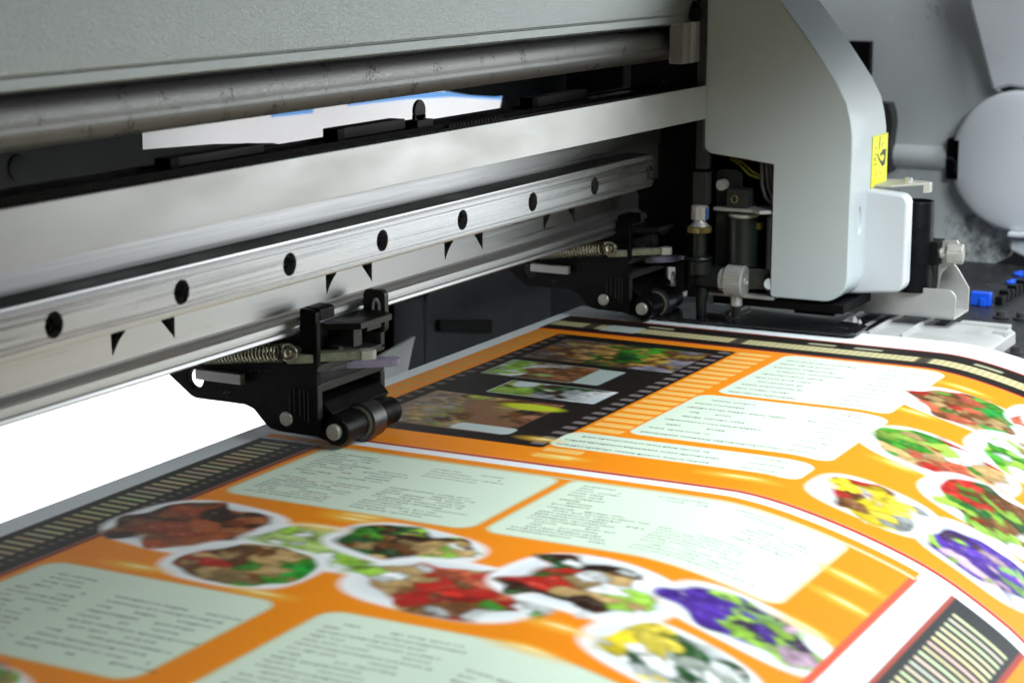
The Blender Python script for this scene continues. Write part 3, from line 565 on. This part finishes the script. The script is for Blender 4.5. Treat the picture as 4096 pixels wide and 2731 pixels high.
f=MB(); f.cyl((457,-33,-47),(457,-33,-23.6),7.6,7.8,seg=48); f.build('damper_cylinder',OXGREEN,CA,angle=40)
f=MB(); f.lathe((457,-33,-23.6),(0,0,1),[(0,7.1),(.2,7.2),(1.2,7.2),(1.5,6.8)],48); f.build('damper_ring',CREAM,CA,angle=40)
f=MB(); f.prism([(450,-20),(450,-40),(446,-45),(450,-49.5),(468,-49.5),(468,-20)],-20.6,-18.9,'z'); f.build('shelf_plate',TRAYM,CA,bevel=.3)
f=MB(); f.box(450,462,-37,-26.8,-18.8,-10); cb=f.build('switch_block',BLACKE,CA,bevel=.4)
f=MB(); f.tube([(449.6,-31+1.55*math.cos(a),-14.5+1.75*math.sin(a)) for a in [2*PI*i/20 for i in range(20)]],.3,8,True); f.build('block_eyelet',BRASS,cb)
f=MB(); f.spring((452,-48.3,-47),(452,-48.3,-22),1.25,.32,34,8,12); f.tube([(452,-48.3,-22),(452,-48.3,-19)],.3); f.build('return_spring',DGREY,CA,angle=60)
for k,(y,mt) in enumerate(((-42,GWIRE),(-44.5,GWIRE),(-46.5,GWIRE))):
    f=MB(); f.tube([(455,y,6),(455,y-.5,-2),(454.5,y-1-k*.5,-8),(454,y-3-k,-13),(456,y-5,-16)],.9,10); f.build('cable',mt,CA)
f=MB(); f.tube([(456,-26,4),(455,-31,1.5),(455,-36,-3),(456,-42,-5)],.6,8); f.tube([(457,-26,4),(456,-32,2.5),(456,-37,-1.5),(457,-42,-4)],.6,8); f.build('yellow_wire',YWIRE,CA)
f=MB(); f.box(455,459,-42.5,-39.5,-29,-26); f.build('yellow_plug',YWIRE,CA)
f=MB(); f.cyl((462,-46.5,-57),(450.5,-49.4,-54),3.6,2.6); f.build('white_bush',WHITEP,CA)
f=MB(); f.box(449,500,-52,-17,-61.6,-60.3); f.build('bottom_plate',TRAYM,CA,bevel=.2)
f=MB(); f.box(452,500,-86,-20,-66,-61.7); f.box(456,480,-80,-60,-68,-66); f.build('head_block',BLACK,CA,bevel=.5)
# right side: bracket, cylinder, clamp and tray
f=MB(); f.prism([(484,-86),(484,-97),(500,-108),(503,-110),(508,-110),(510,-106),(511,-86)],-9.1,-8.0,'z'); f.prism([(500,-107.8),(503,-110.2),(507.5,-110.2),(507.5,-109.4),(503,-109.2),(500.6,-107)],-13,-8.3,'z'); tpb=f.build('top_bracket',CREAM,CA,bevel=.4)
f=MB(); f.lathe((500,-100.5,-8),(0,0,1),[(0,2.9),(.4,2.9),(.4,1.9),(2.2,1.9),(2.4,1.5),(2.4,0)],20); f.build('bracket_screw',STEEL,tpb)
f=MB(); f.lathe((498.5,-105.6,-60),(0,0,1),[(0,8.4),(43.0,8.4),(43.8,8.1),(43.8,7.2),(41,7)],48); f.build('black_cylinder',BLACK,CA,angle=40)
f=MB(); f.box(497,510,-117,-107,-47,-35.5); f.box(499,510,-114,-106,-60,-47); f.build('cylinder_clamp',BLACK,CA,bevel=.4)
f=MB(); f.prism([(-115.5,-37),(-118,-35.5),(-124,-35),(-125.5,-37),(-123,-45),(-117,-52),(-115.5,-60)],505,506.2,'x'); f.build('adjuster_plate',TRAYM,CA,bevel=.3)
f=MB(); knurled(f,(504,-120,-41.6),(.1,-1,0),0,7.6,5.0,20,-.06); f.cyl((503,-114,-41.6),(504,-120.5,-41.6),2.5); f.build('adjuster_knob',PIN,CA,angle=20)
ty=MB(); ty.prism([(-66,-64.5),(-73,-71.2),(-127.6,-71.5),(-128,-64.5)]+arc(-123.6,-61.8,4.4,180,95,6)+[(-110,-57.6),(-96,-57.2),(-70,-60)],493,494.2,'x')
ty.prism([(493,-74),(518,-74),(518,-127.8),(493,-127.8)],-71.7,-70.6,'z')
ty.prism([(-98,-70.8),(-127.8,-71),(-127.8,-60),(-122,-51),(-118,-46.5),(-110,-52),(-98,-60)],517,518.2,'x')
ty.build('tray_bracket',TRAYM,CA,bevel=.3)

# ================================================================== 5. small separate things
f=MB(); f.prism([(437,4),(439.5,-92),(442,-95.6),(462,-95),(466,-91),(472,-60),(480,-20),(480,4)],-73.6,-72.1,'z'); f.box(444,478,-30,-20,-72.1,-69.5)
eg=tag(f.build('edge_guard',mat('glossy_black_sheet',(.006,.006,.007),.18,0,var=.1,spec=.6,rvar=.06,dirt=((.2,.2,.2),600,.37,.5)),None,bevel=.5),'thin glossy black guard plate lying over the right margin of the sheet','edge guard')
for (x,y,r,l) in ((476,-83.5,2.3,'larger bright steel bolt at the front corner of the black guard plate'),(469,-88.5,1.6,'smaller steel bolt in front of the larger one, touching the black guard plate')):
    f=MB(); f.lathe((x,y,-76.4),(0,0,1),[(0,r),(3.0,r),(3.2,r*.75),(4.4,r*.7),(4.4,r*.45),(5.4,r*.4),(5.6,0)],24); tag(f.build('guard_bolt',STEEL,None),l,'bolt','bolts at the corner of the guard plate')
cl=thing('blue_clip','bright blue rectangular clip on the black bed behind the silver tray','clip',(622,-106,-84.9))
f=MB(); f.box(605,611,-116,-105.5,-84.8,-77.8); f.build('clip_body',BLUE,cl,bevel=.5); f=MB(); f.box(603.5,605,-114,-111,-84.8,-80.5); f.build('clip_foot',BLUE,cl,bevel=.3)
for (x,y,l) in ((684,-114,'nearer blue oval cap on the black bed at the right picture edge'),(714,-110.5,'farther blue oval cap, under the grey drum at the right picture edge')):
    c_=thing('snap_cap',l,'cap',(x,y,-85),'blue oval caps on the bed')
    f=MB(); f.lathe((x,y,-84.9),(0,0,1),[(0,9),(1.0,9),(1.4,8),(1.4,6.4),(.8,6.2),(.8,3.6),(1.6,3.4),(2.,2.8),(2.,0)],36); f.build('cap_disc',BLUE,c_)
    f=MB(); f.lathe((x,y,-82.9),(0,0,1),[(0,2.2),(.6,2.0),(.6,0)],20); f.build('cap_centre',DGREY,c_)
# pale table top with blue stripes seen through the gap over the beam
tt=thing('paper_stack','white sheet with blue stripes seen through the gap above the beam','paper sheet',(600,420,-60))
f=MB(); f.prism([(423,-5),(423,60),(1150,60),(1150,-24),(560,-24),(548,-18),(534,-12.5),(470,-9.7)],300,302,'y'); f.build('white_page',mat('white_page',(.80,.80,.81),.6,var=.02),tt)
f=MB(); f.prism([(545,2.6),(588,1.6),(593,10.5),(545,12.5)],299.2,299.7,'y'); f.prism([(628,2.9),(700,1.9),(760,-.8),(838,-8.6),(828,-3.6),(780,1.5),(720,5.4),(632,8.6)],299.2,299.7,'y'); f.build('blue_stripe',mat('sky_blue_print',(.12,.36,.80),.55,var=.08,scale=20),tt)
# ------------------------------------------------------------------ setting
f=MB(); f.prism([(-1500,-700),(3500,-700),(3500,900),(-1500,900)],700,704,'y'); bk=f.build('backdrop',mat('white_backdrop',(.86,.86,.86),.8,var=.01),None); bk['kind']='structure'
f=MB(); f.box(-1500,3500,-2500,704,-706,-700); fl=f.build('floor',mat('pale_floor',(.55,.55,.55),.6,var=.03),None); fl['kind']='structure'

# ================================================================== camera, light, render
cam=bpy.data.cameras.new('camera'); co_=bpy.data.objects.new('camera',cam); COL.objects.link(co_); sc.camera=co_
cam.sensor_width=36; cam.lens=70.163; cam.clip_start=.01; cam.clip_end=50
co_.location=Vector((-435.2,-377.9,110.5))*MM
yaw=math.radians(27.806); pit=math.radians(11.612)
co_.rotation_euler=(PI/2-pit,0,yaw-PI/2)
cam.dof.use_dof=True; cam.dof.focus_distance=.80; cam.dof.aperture_fstop=20
def area(name,loc,tgt,sx,sy,power,col=(1,1,1)):
    l=bpy.data.lights.new(name,'AREA'); l.shape='RECTANGLE'; l.size=sx*MM; l.size_y=sy*MM; l.energy=power; l.color=col
    o=bpy.data.objects.new(name,l); COL.objects.link(o); o.location=Vector(loc)*MM
    o.rotation_euler=(Vector(tgt)-Vector(loc)).to_track_quat('-Z','Y').to_euler(); return o
area('key_lamp',(500,-500,470),(380,-190,-90),330,240,5.3,(.94,.985,1))
area('room_lamp',(1250,-700,120),(250,-20,0),700,560,4.8,(.95,.99,1))
o=area('fill_lamp',(110,-490,390),(470,-75,-20),280,280,2.9,(.92,.99,1)); o.data.spread=math.radians(125)
area('backdrop_lamp',(600,330,-420),(650,700,-260),1500,300,15)
area('page_lamp',(640,215,-25),(640,300,10),420,30,.18)  # unseen lamp added behind the beam to brighten the striped page
w=bpy.data.worlds.new('World'); sc.world=w; w.use_nodes=True
w.node_tree.nodes['Background'].inputs[0].default_value=(.8,.9,1,1); w.node_tree.nodes['Background'].inputs[1].default_value=.012
sc.render.engine='CYCLES'
sc.view_settings.view_transform='Standard'; sc.view_settings.look='None'; sc.view_settings.exposure=0; sc.view_settings.gamma=1
sc.cycles.max_bounces=8; sc.cycles.use_denoising=True
